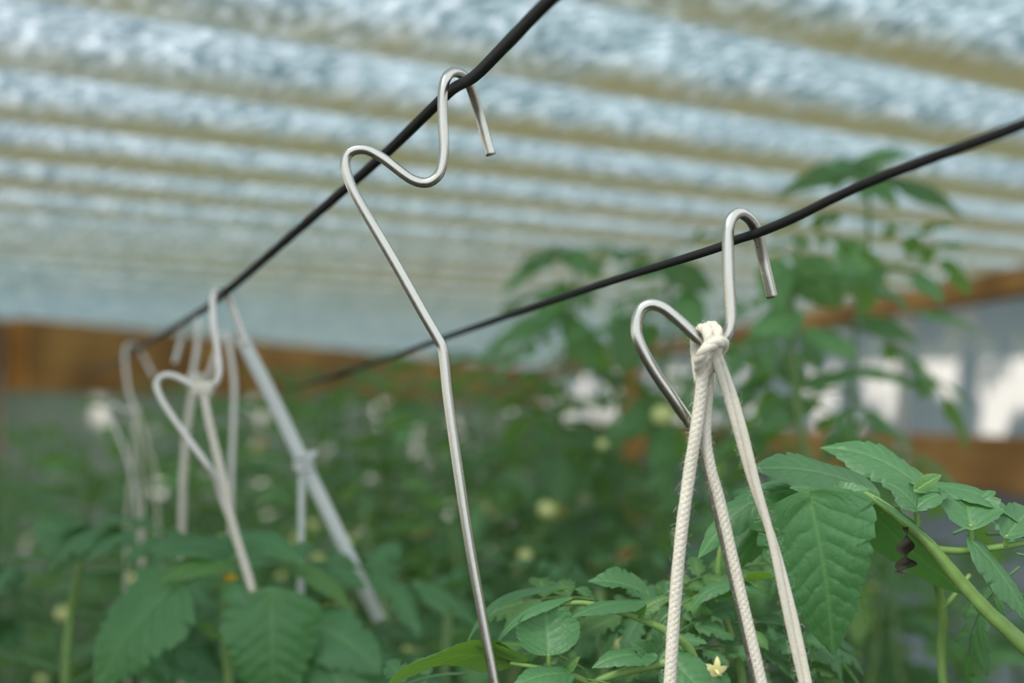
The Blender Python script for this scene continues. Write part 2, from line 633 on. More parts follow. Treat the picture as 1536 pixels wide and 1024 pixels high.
# corrugated roof sheet; object x runs along the corrugations, y across
mb = MB()
S0, S1, T0, T1 = 0.4, 13.0, -3.4, 8.6
ns = int((S1 - S0) / PER * 16)
ntt = 24
rows = []
for i in range(ns + 1):
    s = S0 + (S1 - S0) * i / ns
    ph = s / PER - PHASE
    c = math.cos(2 * PI * ph)
    hgt = -AMP * (0.80 * c + 0.20 * math.cos(4 * PI * ph))
    val0 = (0.5 + 0.5 * math.cos(2 * PI * (ph + 0.07))) ** 4.0
    row = []
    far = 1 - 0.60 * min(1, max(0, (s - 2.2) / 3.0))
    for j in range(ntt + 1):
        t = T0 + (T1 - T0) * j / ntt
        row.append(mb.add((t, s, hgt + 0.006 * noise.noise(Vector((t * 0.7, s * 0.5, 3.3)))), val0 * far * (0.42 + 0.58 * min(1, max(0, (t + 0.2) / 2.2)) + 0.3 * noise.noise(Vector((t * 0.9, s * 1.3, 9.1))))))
    rows.append(row)
for i in range(ns):
    for j in range(ntt):
        mb.f.append((rows[i][j], rows[i][j + 1], rows[i + 1][j + 1], rows[i + 1][j]))
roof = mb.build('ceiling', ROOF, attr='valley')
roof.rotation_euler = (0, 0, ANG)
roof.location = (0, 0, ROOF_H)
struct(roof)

# the three walls: back wall runs from the left corner post to the far corner, right wall comes back towards the camera
A = Vector((-2.07, 5.76, 0))
B = Vector((0.22, 12.5, 0))
R0 = Vector((2.02, -0.6, 0))
L0 = Vector((-3.0, -0.6, 0))
TOPZ = ROOF_H - 0.016


def wall(name, a, b, z0, z1, mat, thick=0.0):
    h0, h1 = Vector((0, 0, z0)), Vector((0, 0, z1))
    if thick:
        d = (b - a)
        nrm = Vector((-d.y, d.x, 0)).normalized()
        m_ = MB((a + b) / 2 + (h0 + h1) / 2)
        m_.box((a + b) / 2 + (h0 + h1) / 2, d / 2, nrm * thick / 2, (h1 - h0) / 2)
        return m_.build(name, mat, smooth=False)
    m_ = quadgrid(a + h0, b + h0, b + h1, a + h1)
    return m_.build(name, mat, smooth=False)


def board(name, a, b, z0, z1, mat, off, thick):
    """a board along a wall; object x runs along its length"""
    d = (b - a)
    n_ = Vector((-d.y, d.x, 0)).normalized()
    m_ = MB()
    m_.box((0, 0, 0), (d.length / 2, 0, 0), (0, thick / 2, 0), (0, 0, (z1 - z0) / 2))
    o = m_.build(name, mat, smooth=False)
    o.location = (a + b) / 2 + n_ * off + Vector((0, 0, (z0 + z1) / 2))
    o.rotation_euler = (0, 0, math.atan2(d.y, d.x))
    bv = o.modifiers.new('edge', 'BEVEL')
    bv.width = 0.006
    bv.segments = 2
    return o


struct(wall('wall_back', A, B, 0, TOPZ, SHEETG))
struct(wall('wall_left', L0, A, 0, TOPZ, SHEETC))
struct(wall('wall_right', B, R0, 0.9, TOPZ, SHEET))
struct(wall('wall_right_lower', B, R0, 0, 0.9 + 0.5, LOWER, 0.01))
# timber: header along the back wall, corner posts, top plate and mid rail along the right wall
struct(board('trim_1', A, B, TOPZ - 0.295, TOPZ, WOOD, -0.07, 0.12))
struct(board('trim_2', B, R0, TOPZ - 0.07, TOPZ, WOODD, -0.06, 0.10))
struct(board('trim_3', B, R0, CAMH - 0.215, CAMH - 0.062, WOODD, -0.05, 0.08))
mb = MB(A)
mb.box(A + Vector((-0.075, -0.06, TOPZ / 2)), (0.07, 0, 0), (0, 0.07, 0), (0, 0, TOPZ / 2))
struct(mb.build('trim_4', WOODD, smooth=False))
mb = MB()
_m = P(945, 700, 7.0)
mb.box((_m.x, _m.y, 0.95), (0.05, 0, 0), (0, 0.05, 0), (0, 0, 0.95))
struct(mb.build('trim_5', WOOD, smooth=False))
mb = MB()
for px_ in (1400,):
    k_ = (px_ - 768) / F
    zz = (1.93 / (k_ + 0.137))
    q = Vector((k_ * zz - 0.10, zz, 0))
    mb.box((q.x, q.y, 1.55), (0.012, 0, 0), (0, 0.012, 0), (0, 0, 0.36))
struct(mb.build('trim_6', GALV, smooth=False))

# ------------------------------------------------------------------ cables
mb = MB(P(690, 125, 0.55))
LC = [(980, -140, .36), (830, -5, .43), (757, 69, .488), (712, 114, .528), (680, 133, .553), (650, 161, .570), (574, 234, .615), (450, 342, .70), (340, 437, .80),
      (290, 474, .93), (200, 526, 1.3), (150, 553, 2.3), (112, 560, 5.55)]
_l = pxs(LC, sub=10)
mb.tube([_l[0] + (_l[0] - _l[8]).normalized() * 0.9] + _l, 0.0022, 12)
tag(mb.build('cable', CABLE), 'black overhead cable rising steeply through the untied tall steel hook', 'cable')
mb = MB(P(1135, 348, .5))
RC = [(1780, 75, .33), (1540, 184, .385), (1400, 236, .42), (1290, 279, .452), (1190, 327, .485), (1140, 348, .5), (1100, 361, .512), (1060, 377, .53), (900, 427, .61), (700, 495, .76),
      (560, 544, .98), (430, 582, 1.6), (385, 590, 7.45)]
_l = pxs(RC, sub=10)
mb.tube([_l[0] + (_l[0] - _l[8]).normalized() * 0.9] + _l, 0.00165, 12)
tag(mb.build('cable', CABLE), 'thinner dark cable crossing from right edge, carrying hook tied with knotted twine', 'cable')

# ------------------------------------------------------------------ hooks
def hook(name, path, r, label, mat=STEEL, sub=8, group=None):
    pts = spline([P(*q) for q in path], sub)
    # drop repeated points
    mb = MB(pts[0])
    mb.tube(pts, r, 14)
    o = mb.build(name, mat)
    return tag(o, label, 'hook', group)


h1 = [(736.5, 233, .566), (727, 200, .565), (717, 165, .563), (705, 129, .5585), (695, 113.5, .554), (682, 108, .549), (670.5, 115, .545), (664.5, 136, .543), (664, 177, .543), (666, 224, .543),
      (660.5, 257, .543), (648, 271, .543), (634.7, 274, .543), (620, 270, .543), (606.6, 261.6, .543), (590, 249, .543), (573.8, 237, .543), (552.7, 225.3, .543), (536, 224, .543), (523, 230, .543), (518, 242, .543), (521, 262, .543),
      (536, 297, .543), (590, 390, .543), (635, 470, .543), (657, 508, .543), (664, 524, .543), (667.5, 550, .543), (674, 610, .543), (700, 790, .543), (722, 915, .543), (745, 1035, .543), (775, 1180, .543)]
hook('wire_hook', h1, 0.0020, 'tall bare steel wire hook with no twine, hanging in focus left of centre')

h2 = [(1158.6, 446, .511), (1151, 415, .510), (1144, 385, .509), (1136, 350, .5065), (1126, 330, .5035), (1110, 319.5, .499), (1097, 328, .496), (1092, 350, .4945), (1093, 409, .494), (1096, 460, .494), (1096, 484, .494),
      (1091, 501, .494), (1081, 510.5, .494), (1062, 515, .494), (1046, 506, .494), (1017, 479, .494), (995, 462, .494), (976, 456.6, .494), (961, 465, .494), (954.5, 487, .494), (959, 514, .494), (982, 557, .495),
      (1017, 608, .497), (1040, 642, .499), (1052, 668, .500), (1064, 712, .501), (1088, 812, .502), (1114, 922, .502), (1138, 1030, .502), (1170, 1170, .502)]
hook('wire_hook', h2, 0.00205, 'steel wire hook with cream twine knotted in its lower bend, right of centre')

h3 = [(370, 519, .815), (357, 482, .813), (344, 448, .810), (336, 436, .803), (328, 433.5, .793), (321, 441, .785), (319, 460, .783), (321, 490, .782), (327, 530, .782), (329, 558, .782), (322, 576, .782),
      (308, 583, .782), (290, 578, .782), (272, 568, .782), (256, 562.5, .782), (242, 565, .782), (235, 577, .782), (240, 594, .782), (250, 612, .782), (275, 648, .782), (306, 690, .782), (322, 713, .784), (332, 745, .787), (352, 800, .787), (382, 900, .787), (400, 1100, .787)]
hook('wire_hook', h3, 0.0019, 'out-of-focus steel wire hook on the steep cable, pale twine tied to it', GALV)

h4 = [(262, 545, 1.06), (272, 510, 1.06), (281, 482, 1.055), (289, 472, 1.045), (297, 480, 1.04), (296, 520, 1.04), (290, 560, 1.04), (298, 578, 1.04), (314, 560, 1.04), (328, 515, 1.04), (336, 500, 1.04), (343, 515, 1.04),
      (351, 570, 1.04), (351, 620, 1.04), (347, 730, 1.04), (347, 860, 1.04), (347, 1100, 1.04)]
hook('wire_hook', h4, 0.0019, 'blurred wire hook just behind the twine-tied left hook, its thin stem straight', GALV)
h5 = [(232, 566, 1.32), (219, 542, 1.32), (208, 522, 1.315), (197, 515, 1.30), (188, 524, 1.285), (189, 555, 1.28), (194, 590, 1.28), (200, 606, 1.28), (194, 616, 1.28), (182, 612, 1.28), (170, 606, 1.28), (163, 616, 1.28), (172, 640, 1.28), (192, 690, 1.28), (206, 760, 1.28), (214, 900, 1.28), (216, 1000, 1.28)]
hook('wire_hook', h5, 0.0016, 'very blurred small wire hook farthest left against the brown beam', GALV)

# ------------------------------------------------------------------ twine
def strand(mb, pts, R, pitch, plies=3, fuzz=0, seed=0, n=8, off=0.24, pr=0.76):
    """twisted plies along a path"""
    pts = [Vector(p) for p in pts]
    t0 = (pts[1] - pts[0]).normalized()
    nrm = t0.orthogonal().normalized()
    frames = []
    s = 0
    for i, p in enumerate(pts):
        t = (pts[min(i + 1, len(pts) - 1)] - pts[max(i - 1, 0)]).normalized()
        nrm = (nrm - t * nrm.dot(t)).normalized()
        if i:
            s += (p - pts[i - 1]).length
        frames.append((p, t, nrm.copy(), t.cross(nrm), s))
    for k in range(plies):
        pl = []
        for p, t, a, b, s_ in frames:
            an = 2 * PI * (s_ / pitch + k / plies)
            pl.append(p + off * R * (math.cos(an) * a + math.sin(an) * b))
        mb.tube(pl, pr * R, n)
    r = random.Random(seed)
    for _ in range(fuzz):
        i = r.randrange(1, len(frames) - 1)
        p, t, a, b, s_ = frames[i]
        an = r.uniform(0, 2 * PI)
        d = math.cos(an) * a + math.sin(an) * b
        q = p + d * R * 0.85 + t * r.uniform(-1, 1) * R
        ln = r.uniform(0.4, 1.3) * R
        e = t * r.uniform(-1.2, 1.2)
        mb.tube([q, q + (d + 0.4 * e) * ln * 0.5, q + (d * 0.8 + e) * ln], [0.000035, 0.00003, 0.000015], 3, cap=False)


def dense(pts, sub):
    return spline([P(*q) for q in pts], sub)


def ground(p, dx=0.0, dy=0.0):
    return Vector((p.x + dx, p.y + dy, 0.0))


def hang(lst, sub=40):
    """a strand that leaves the frame at its last point and runs on down to the soil"""
    pts = dense(lst, sub)
    e, d = pts[-1], (pts[-1] - pts[-2])
    d = d / -d.z
    g = e + d * e.z * 0.25
    return pts, [e, e.lerp(Vector((g.x, g.y, 0.005)), 0.5), Vector((g.x, g.y, 0.005))]


tw = thing('twine', P(1062, 516, .494), 'cream cotton twine knotted on the sharp right hook, three strands hanging down', 'twine')
mb = MB(P(1062, 516, .494))
R_T = 0.0021
KN = [
    [(1050, 572, .493), (1045, 540, .498), (1043, 517, .500), (1047, 500, .498), (1054, 493, .494), (1061, 497, .4895), (1064, 513, .4875), (1062, 535, .489), (1058, 560, .4915)],
    [(1062, 568, .496), (1058, 530, .500), (1057, 505, .4995), (1062, 492, .4955), (1069, 489.5, .492), (1075, 496, .489), (1077, 512, .4875), (1072, 532, .489), (1066, 555, .493)],
    [(1066, 540, .499), (1078, 528, .498), (1085, 518, .494), (1083, 513, .488), (1072, 514, .4835), (1060, 522, .4825), (1052, 534, .484), (1049, 548, .488), (1052, 565, .4925)],
]
for i, kk in enumerate(KN):
    strand(mb, dense(kk, 10), R_T, 0.012, 3, 160, i, off=0.28, pr=0.72)
mb.build('knot', TWINE, tw)
STR = [
    ([(1056, 535, .4905), (1054, 560, .4905), (1049, 610, .491), (1042.6, 655, .491), (1034, 710, .492), (1022, 800, .492), (1013, 900, .493), (1007, 985, .493), (1003, 1060, .493)], R_T * 1.05, 4, 700),
    ([(1064, 540, .4945), (1063, 575, .4945), (1060, 620, .494), (1059, 660, .4935), (1067, 705, .494), (1080, 752, .495), (1106, 865, .496), (1132, 977, .496), (1150, 1055, .496)], R_T * 0.92, 4, 500),
    ([(1074, 532, .489), (1080, 548, .4895), (1095, 592, .490), (1109, 640, .490), (1132, 726, .491), (1159, 812, .492), (1181, 902, .492), (1205, 1010, .493), (1216, 1060, .493)], R_T * 1.1, 2, 700),
]
for i, (lst, R_, pl, fz) in enumerate(STR):
    a_, tail = hang(lst)
    mb = MB(a_[0])
    strand(mb, a_, R_, 0.0085 if i != 2 else 0.16, pl if i != 2 else 2, fz, 20 + i, off=0.22 if i != 2 else 0.46, pr=0.79 if i != 2 else 0.60)
    mb.tube(tail, R_, 8)
    mb.build('strand', TWINE, tw)


def bg_twine(paths, loc, label, R_, knot=None, mat=TWINE):
    root = thing('twine', P(*loc), label, 'twine')
    if knot:
        mb = MB(P(*knot))
        c = P(*knot)
        for k in range(3):
            rr = R_ * 1.05
            o_ = Vector((R_ * (k - 1) * 1.2, 0, 0))
            mb.tube([c + o_ + Vector((0.3 * rr * math.sin(t * PI / 6), rr * math.cos(t * PI / 6), rr * math.sin(t * PI / 6))) for t in range(13)], R_ * 0.9, 8, False)
        mb.build('knot', mat, root)
    for lst, stop in paths:
        pts = dense(lst, 12)
        mb = MB(pts[0])
        strand(mb, pts, R_, R_ * 7, 3, 0, 3, 6)
        if not stop:
            _, tail = hang(lst, 12)
            mb.tube(tail, R_, 6)
        mb.build('strand', mat, root)
    return root


bg_twine([([(305, 584, .776), (313, 630, .776), (331, 705, .778), (350, 790, .779), (378, 885, .780), (392, 960, .780), (402, 1070, .780)], False)],
         (305, 584, .776), 'pale twine slanting down from the blurred hook on the steep cable', 0.0026, (305, 584, .778))
bg_twine([([(292, 566, 1.034), (284, 620, 1.034), (277, 680, 1.034), (273, 790, 1.034), (273, 1060, 1.034)], False)],
         (292, 566, 1.034), 'blurred vertical twine dropping behind the left foreground leaves', 0.0028, (292, 570, 1.037))
bg_twine([([(203, 612, 1.275), (200, 660, 1.275), (196, 720, 1.275), (190, 800, 1.275), (190, 1060, 1.275)], False), ([(203, 612, 1.275), (208, 670, 1.275), (213, 740, 1.275), (216, 1060, 1.275)], False),
          ([(205, 612, 1.275), (222, 670, 1.275), (235, 740, 1.275), (244, 1060, 1.275)], False)],
         (203, 612, 1.275), 'very blurred cluster of pale twine strands under the farthest left hook', 0.0014, (203, 612, 1.278))

# white tape leading down from the blurred hook's open end, tied half way
tp_ = thing('support_tape', P(364, 508, .90), 'wide white blurred support strip slanting down behind the left hook tip', 'tape')
pts = dense([(364, 508, .90), (369, 520, .90), (405, 590, .90), (455, 693, .90), (500, 785, .90), (543, 876, .90), (570, 930, .90)], 8)
mb = MB(pts[0])
for i, p in enumerate(pts):
    pass
rings = []
for i, p in enumerate(pts):
    t = (pts[min(i + 1, len(pts) - 1)] - pts[max(i - 1, 0)]).normalized()
    sdir = t.cross(TOCAM).normalized()
    w_, th = 0.0042, 0.0014
    rings.append([mb.add(p + sdir * a_ + TOCAM * b_) for a_, b_ in ((-w_, -th), (-w_, th), (0, th * 1.6), (w_, th), (w_, -th), (0, -th * .4))])
for r0, r1 in zip(rings, rings[1:]):
    for k in range(6):
        mb.f.append((r0[k], r0[(k + 1) % 6], r1[(k + 1) % 6], r1[k]))
mb.build('strip', TAPE, tp_)
mb = MB(P(456, 692, .897))
c = P(456, 692, .897)
for k in range(3):
    mb.tube([c + Vector((0.0052 * math.cos(t * PI / 6), 0.004 * math.sin(t * PI / 6), 0.002 * math.sin(t * PI / 6 + k) + 0.003 * (k - 1))) for t in range(13)], 0.0016, 7, False)
mb.tube([c, c + Vector((0.008, -0.002, 0.006))], 0.002, 6)
mb.build('knot', TAPE, tp_)
mb = MB(c)
mb.tube(dense([(453, 695, .90), (452, 780, .90), (451, 1080, .90)], 6) + [ground(P(451, 1080, .90))], 0.0022, 8)
mb.build('tail', TAPE, tp_)


# ------------------------------------------------------------------ foreground plants
def fg_stem(root, lst, r0, r1, down=True, name='stem', mat=STEM, seed=0, sub=8):
    pts = dense(lst, sub)
    if down:
        e = pts[-1]
        pts += [e + (root_loc(root) - e) * k / 6 for k in range(1, 7)]
    mb = MB(pts[0])
    nn = len(pts)
    mb.tube(pts, [r0 + (r1 - r0) * i / (nn - 1) * (1 + 0.05 * math.sin(i * 1.3)) for i in range(nn)], 12)
    # fine hairs along the stem
    r = random.Random(seed)
    vis = [p for p in pts if p.z > 1.2]
    for _ in range(len(vis) * 5):
        i = r.randrange(len(vis) - 1)
        p = vis[i].lerp(vis[i + 1], r.random())
        d = Vector((r.uniform(-1, 1), r.uniform(-1, 1), r.uniform(-1, 1))).normalized()
        rr = r0 + (r1 - r0) * i / (nn - 1)
        mb.tube([p + d * rr * 0.9, p + d * (rr + 0.0011)], [0.00006, 0.00002], 3, False)
    return mb.build(name, mat, root)


def root_loc(root):
    return world_of(root)


# --- right plant -------------------------------------------------------------
e_ = P(1640, 1090, .53)
RP = thing('tomato_plant', (e_.x + 0.03, e_.y, 0), 'sharp tomato plant arching in from the right edge with one big hanging leaf', 'tomato plant')
fg_stem(RP, [(1222, 752, .520), (1262, 733, .525), (1296, 742, .53), (1330, 762, .53), (1372, 797, .53), (1397, 820, .53), (1432, 862, .53), (1480, 915, .528), (1540, 972, .525), (1640, 1090, .53)], 0.0012, 0.0033, seed=1, sub=10)
fg_stem(RP, [(1590, 800, .525), (1536, 814, .527), (1490, 821, .528), (1440, 826, .53), (1402, 823, .531)], 0.0011, 0.0015, False, 'branch', seed=2)
fg_stem(RP, [(1456, 786, .525), (1457, 802, .526), (1459, 822, .528)], 0.0009, 0.0011, False, 'branch', seed=3)
fg_stem(RP, [(1374, 764, .528), (1376, 785, .53), (1368, 795, .531)], 0.0009, 0.0012, False, 'branch', seed=4)
fg_stem(RP, [(1510, 802, .525), (1508, 818, .527)], 0.0008, 0.001, False, 'branch', seed=5)
fg_stem(RP, [(1378, 800, .555), (1398, 850, .575), (1408, 885, .59), (1415, 930, .595), (1412, 985, .60), (1420, 1080, .60)], 0.0015, 0.0022, True, 'branch', seed=6)
fg_stem(RP, [(1455, 862, .595), (1430, 895, .592), (1412, 915, .593)], 0.0009, 0.0012, False, 'branch', seed=7)
# the big hanging leaf
leaf_obj(RP, (1217, 757, .505), (1249, 982, .520), 196, N(0.55, 1, -0.1), sag=0.06, curl=0.2, fold=0.02, wave=0.03, bump=0.014, teeth=12, tooth=0.10, heart=0.11, nu=120, nv=70, seed=5, veins=8.4, pk=0.15, fat=0.28, fwd=2.7)
leaf_obj(RP, (1198, 736, .535), (1047, 838, .518), 74, N(1, 0.75, 0.1), sag=0.22, curl=0.5, fold=0.0, wave=0.05, teeth=8, tooth=0.14, seed=7, nu=56, nv=30)
leaf_obj(RP, (1160, 768, .54), (1082, 860, .53), 52, N(0.7, 0.6, 0.7), sag=0.12, curl=0.7, teeth=7, tooth=0.16, seed=8)
leaf_obj(RP, (1303, 736, .535), (1126, 704, .52), 116, N(0.9, 0.62, 0), sag=0.08, curl=0.30, wave=0.04, teeth=9, tooth=0.14, seed=9, nu=60, nv=34)
leaf_obj(RP, (1392, 742, .55), (1230, 672, .56), 116, N(0.9, 0.6, 0.2), sag=0.13, curl=0.3, wave=0.05, teeth=9, tooth=0.16, seed=10, nu=60, nv=34)
leaf_obj(RP, (1380, 730, .545), (1548, 800, .53), 60, N(1, 0.32, 0), sag=0.14, curl=0.25, teeth=8, tooth=0.12, seed=11, nu=56, nv=30)
leaf_obj(RP, (1456, 790, .525), (1440, 734, .545), 104, N(0.5, 1, 0), sag=0.1, curl=-0.25, fold=0.05, wave=0.08, teeth=6, tooth=0.16, seed=12, nu=40, nv=30)
leaf_obj(RP, (1510, 803, .525), (1548, 764, .54), 60, N(0.4, 1, -0.3), sag=0.1, curl=-0.2, teeth=5, tooth=0.16, seed=13)
leaf_obj(RP, (1458, 813, .525), (1544, 940, .515), 58, N(0.8, 0.9, 0.5), sag=0.07, curl=0.45, teeth=9, tooth=0.14, seed=14, nu=56, nv=30)
leaf_obj(RP, (1290, 748, .545), (1455, 893, .545), 86, N(-0.85, 1, -0.5), sag=0.03, curl=0.1, bump=0.01, teeth=10, tooth=0.06, seed=15, nu=56, nv=30)
leaf_obj(RP, (1318, 752, .522), (1402, 818, .524), 22, N(1, 0.3, -0.6), sag=0.04, teeth=6, tooth=0.1, seed=16)
leaf_obj(RP, (1374, 734, .53), (1412, 712, .53), 26, N(0.4, 1, 0), LEAFY, sag=0.1, teeth=4, tooth=0.1, seed=17)
leaf_obj(RP, (1238, 752, .515), (1184, 732, .51), 36, N(0.8, 0.7, 0), sag=0.2, curl=0.5, teeth=5, tooth=0.14, seed=18)
leaf_obj(RP, (1245, 754, .518), (1304, 734, .515), 40, N(0.9, 0.6, 0), sag=0.1, curl=-0.4, teeth=5, tooth=0.16, seed=19)
leaf_obj(RP, (1376, 764, .525), (1330, 724, .53), 46, N(0.8, 0.7, 0.2), sag=0.12, curl=0.3, teeth=5, tooth=0.16, seed=20)
leaf_obj(RP, (1374, 764, .525), (1424, 742, .53), 36, N(1, 0.5, 0), sag=0.14, curl=0.3, teeth=5, tooth=0.16, seed=21)
for k, (x, y, z, dx, dy, s) in enumerate([(1430, 800, .58, 1, -.3, .05), (1480, 800, .585, 1, .4, .055), (1350, 760, .575, -.7, .4, .05), (1530, 850, .575, -.4, 1, .045), (1500, 880, .58, .5, .5, .05), (1525, 830, .56, .8, .6, .04)]):
    inst(RP, CF[k % 4], P(x, y, z), RT * dx + UP * -dy * 0.6 + FWD * 0.3, N(1, 0.5), s)
# the dried curl under the stem
mb = MB(P(1358, 792, .525))
pts = dense([(1358, 790, .525), (1361, 810, .522), (1357, 826, .525), (1362, 840, .528), (1355, 852, .525), (1351, 858, .520), (1357, 861, .517)], 8)
rings = []
for i, p in enumerate(pts):
    a_ = i * 0.2 + 0.4
    d = (RT * math.cos(a_) + FWD * math.sin(a_))
    w_ = 0.0026 * (0.5 + math.sin(PI * (i + 1) / (len(pts) + 1)))
    rings.append([mb.add(p + d * w_ * q + TOCAM * 0.0008 * (1 - q * q)) for q in (-1, -.5, 0, .5, 1)])
for r0, r1 in zip(rings, rings[1:]):
    for k in range(4):
        mb.f.append((r0[k], r0[k + 1], r1[k + 1], r1[k]))
mb.build('dried_leaf', DRY, RP)

# --- plant behind the hanging twine and low centre ---------------------------
e_ = P(1060, 1090, .57)
CP = thing('tomato_plant', (e_.x, e_.y + 0.02, 0), 'sharp low tomato plant at the bottom edge, one round cupped leaf, left of the twine', 'tomato plant')
fg_stem(CP, [(840, 906, .56), (872, 904, .56), (908, 911, .56), (952, 924, .56), (1002, 948, .56), (1040, 985, .565), (1060, 1090, .57)], 0.0009, 0.0022, seed=11)
fg_stem(CP, [(765, 994, .55), (800, 1000, .55), (846, 1008, .553), (890, 1028, .556), (930, 1060, .558), (1000, 1110, .565)], 0.0008, 0.0018, True, 'branch', seed=12)
fg_stem(CP, [(1010, 990, .555), (983, 997, .555), (935, 1008, .555), (893, 1024, .556), (850, 1060, .558)], 0.0016, 0.0016, False, 'branch', seed=13)
fg_stem(CP, [(823, 980, .548), (824, 996, .549), (827, 1006, .552)], 0.0007, 0.0009, False, 'branch', seed=14)
leaf_obj(CP, (823, 984, .548), (818, 912, .556), 98, N(0.35, 1, 0.05), sag=-0.12, curl=-0.45, fold=0.0, wave=0.03, bump=0.02, teeth=9, tooth=0.05, heart=0.0, round_=True, nu=50, nv=40, seed=31, veins=6)
leaf_obj(CP, (850, 903, .56), (742, 972, .55), 34, N(1, 0.25, -0.2), sag=0.17, curl=0.4, teeth=8, tooth=0.12, seed=32, nu=50)
leaf_obj(CP, (842, 888, .575), (698, 972, .565), 46, N(1, 0.15, -0.2), sag=0.22, curl=0.3, teeth=8, tooth=0.14, seed=33, nu=50)
leaf_obj(CP, (960, 905, .56), (858, 926, .545), 44, N(1, 0.4, 0), sag=0.08, curl=0.4, teeth=7, tooth=0.14, seed=34)
leaf_obj(CP, (966, 888, .57), (882, 872, .565), 52, N(0.9, 0.6, 0), sag=0.1, curl=-0.3, wave=0.08, teeth=7, tooth=0.2, seed=35)
leaf_obj(CP, (900, 905, .57), (862, 884, .56), 34, N(0.9, 0.5, 0), sag=0.1, curl=0.3, teeth=6, tooth=0.2, seed=36)
leaf_obj(CP, (955, 922, .56), (1002, 895, .56), 34, N(0.7, 0.6, 0), LEAFY, sag=0.1, curl=0.3, teeth=6, tooth=0.2, seed=37)
leaf_obj(CP, (776, 994, .55), (578, 1030, .54), 80, N(0.8, -0.62, 0), LEAFY, sag=0.16, curl=0.25, wave=0.10, teeth=10, tooth=0.10, seed=38, nu=64, nv=30)  # yellow green carries the backlit look of its underside
leaf_obj(CP, (774, 990, .552), (712, 966, .548), 40, N(0.7, -0.5, 0), LEAFY, sag=0.16, curl=0.3, teeth=6, tooth=0.12, seed=39)
leaf_obj(CP, (852, 1010, .55), (768, 1030, .535), 56, N(1, 0.7, 0), sag=0.1, curl=0.3, teeth=7, tooth=0.12, seed=40)
leaf_obj(CP, (978, 984, .553), (888, 1002, .545), 48, N(1, 0.6, 0), sag=0.12, curl=0.3, teeth=7, tooth=0.15, seed=41)
leaf_obj(CP, (976, 990, .555), (945, 962, .55), 36, N(0.5, 1, 0.4), sag=0.1, curl=-0.4, teeth=5, tooth=0.16, seed=42)
leaf_obj(CP, (846, 1008, .553), (870, 985, .55), 22, N(0.6, 0.8, 0), LEAFY, sag=0.1, teeth=4, tooth=0.1, seed=43)
leaf_obj(CP, (1000, 985, .56), (1072, 1060, .55), 76, N(0.7, 0.8, 0), sag=0.08, curl=0.3, teeth=7, tooth=0.12, seed=44)
for k, (x, y, z, dx, dy, s, m_) in enumerate([(940, 912, .59, -1, -.2, .045, 1), (985, 940, .585, .6, -.8, .04, 1), (1000, 985, .585, 1, -.2, .045, 0), (900, 1020, .575, -.6, -.5, .035, 1), (960, 1010, .575, .4, -.6, .04, 0),
                                               (985, 900, .59, .7, -.5, .04, 1), (800, 1010, .58, .6, .2, .04, 0), (930, 1030, .55, -.6, -.1, .035, 1), (700, 1010, .6, -.8, .3, .05, 0)]):
    inst(CP, (CY if m_ else CF)[k % 3], P(x, y, z), RT * dx + UP * -dy * 0.6 + FWD * 0.2, N(1, 0.6), s)

e_ = P(1110, 1080, .60)
TP = thing('tomato_plant', (e_.x + 0.02, e_.y + 0.03, 0), 'young tomato shoot with small leaves right behind the knotted twine', 'tomato plant')
fg_stem(TP, [(1085, 800, .60), (1078, 850, .60), (1082, 900, .60), (1095, 950, .60), (1112, 1010, .60), (1118, 1080, .60)], 0.0010, 0.0022, seed=21)
fg_stem(TP, [(1112, 868, .59), (1062, 884, .59), (1038, 905, .59), (1024, 945, .592), (1035, 1010, .60), (1080, 1075, .60)], 0.0008, 0.0014, False, 'branch', seed=22)
leaf_obj(TP, (1166, 866, .59), (1096, 872, .58), 44, N(0.8, -0.4, 0), LEAFY, sag=0.1, curl=0.3, teeth=7, tooth=0.14, seed=51)
leaf_obj(TP, (1098, 876, .585), (1036, 916, .58), 34, N(1, 0.4, 0), sag=0.16, curl=0.3, teeth=7, tooth=0.14, seed=52)
leaf_obj(TP, (1100, 875, .585), (1142, 892, .58), 30, N(1, 0.4, 0), sag=0.1, curl=0.3, teeth=6, tooth=0.14, seed=53)
leaf_obj(TP, (1126, 950, .585), (1152, 975, .58), 26, N(1, 0.7, 0), LEAFY, sag=0.2, curl=0.3, teeth=5, tooth=0.14, seed=54)
leaf_obj(TP, (1040, 1000, .58), (1090, 1060, .57), 74, N(0.8, 0.9, 0), sag=0.1, curl=0.3, teeth=7, tooth=0.12, seed=55)
for k, (x, y, z, dx, dy, s, m_) in enumerate([(1080, 880, .615, -.8, .3, .045, 1), (1080, 860, .61, .8, -.2, .055, 1), (1084, 905, .61, -.9, .1, .055, 0), (1090, 935, .605, .9, .2, .05, 0), (1098, 960, .60, -.6, -.5, .04, 1),
                                               (1105, 985, .60, .8, -.4, .045, 0), (1050, 960, .605, -.6, -.3, .045, 1), (1090, 985, .585, -.3, -.8, .03, 1), (1070, 1000, .585, -.9, -.3, .032, 1), (1085, 880, .63, .2, -.6, .06, 0),
                                               (1112, 1005, .6, .5, -.1, .05, 1), (1160, 920, .64, .4, .5, .06, 0)]):
    inst(TP, (CY if m_ else CF)[k % 3], P(x, y, z), RT * dx + UP * -dy * 0.6 + FWD * 0.25, N(1, 0.5), s)
flower_at(TP, P(1074, 1006, .575), 0.006, PETAL)

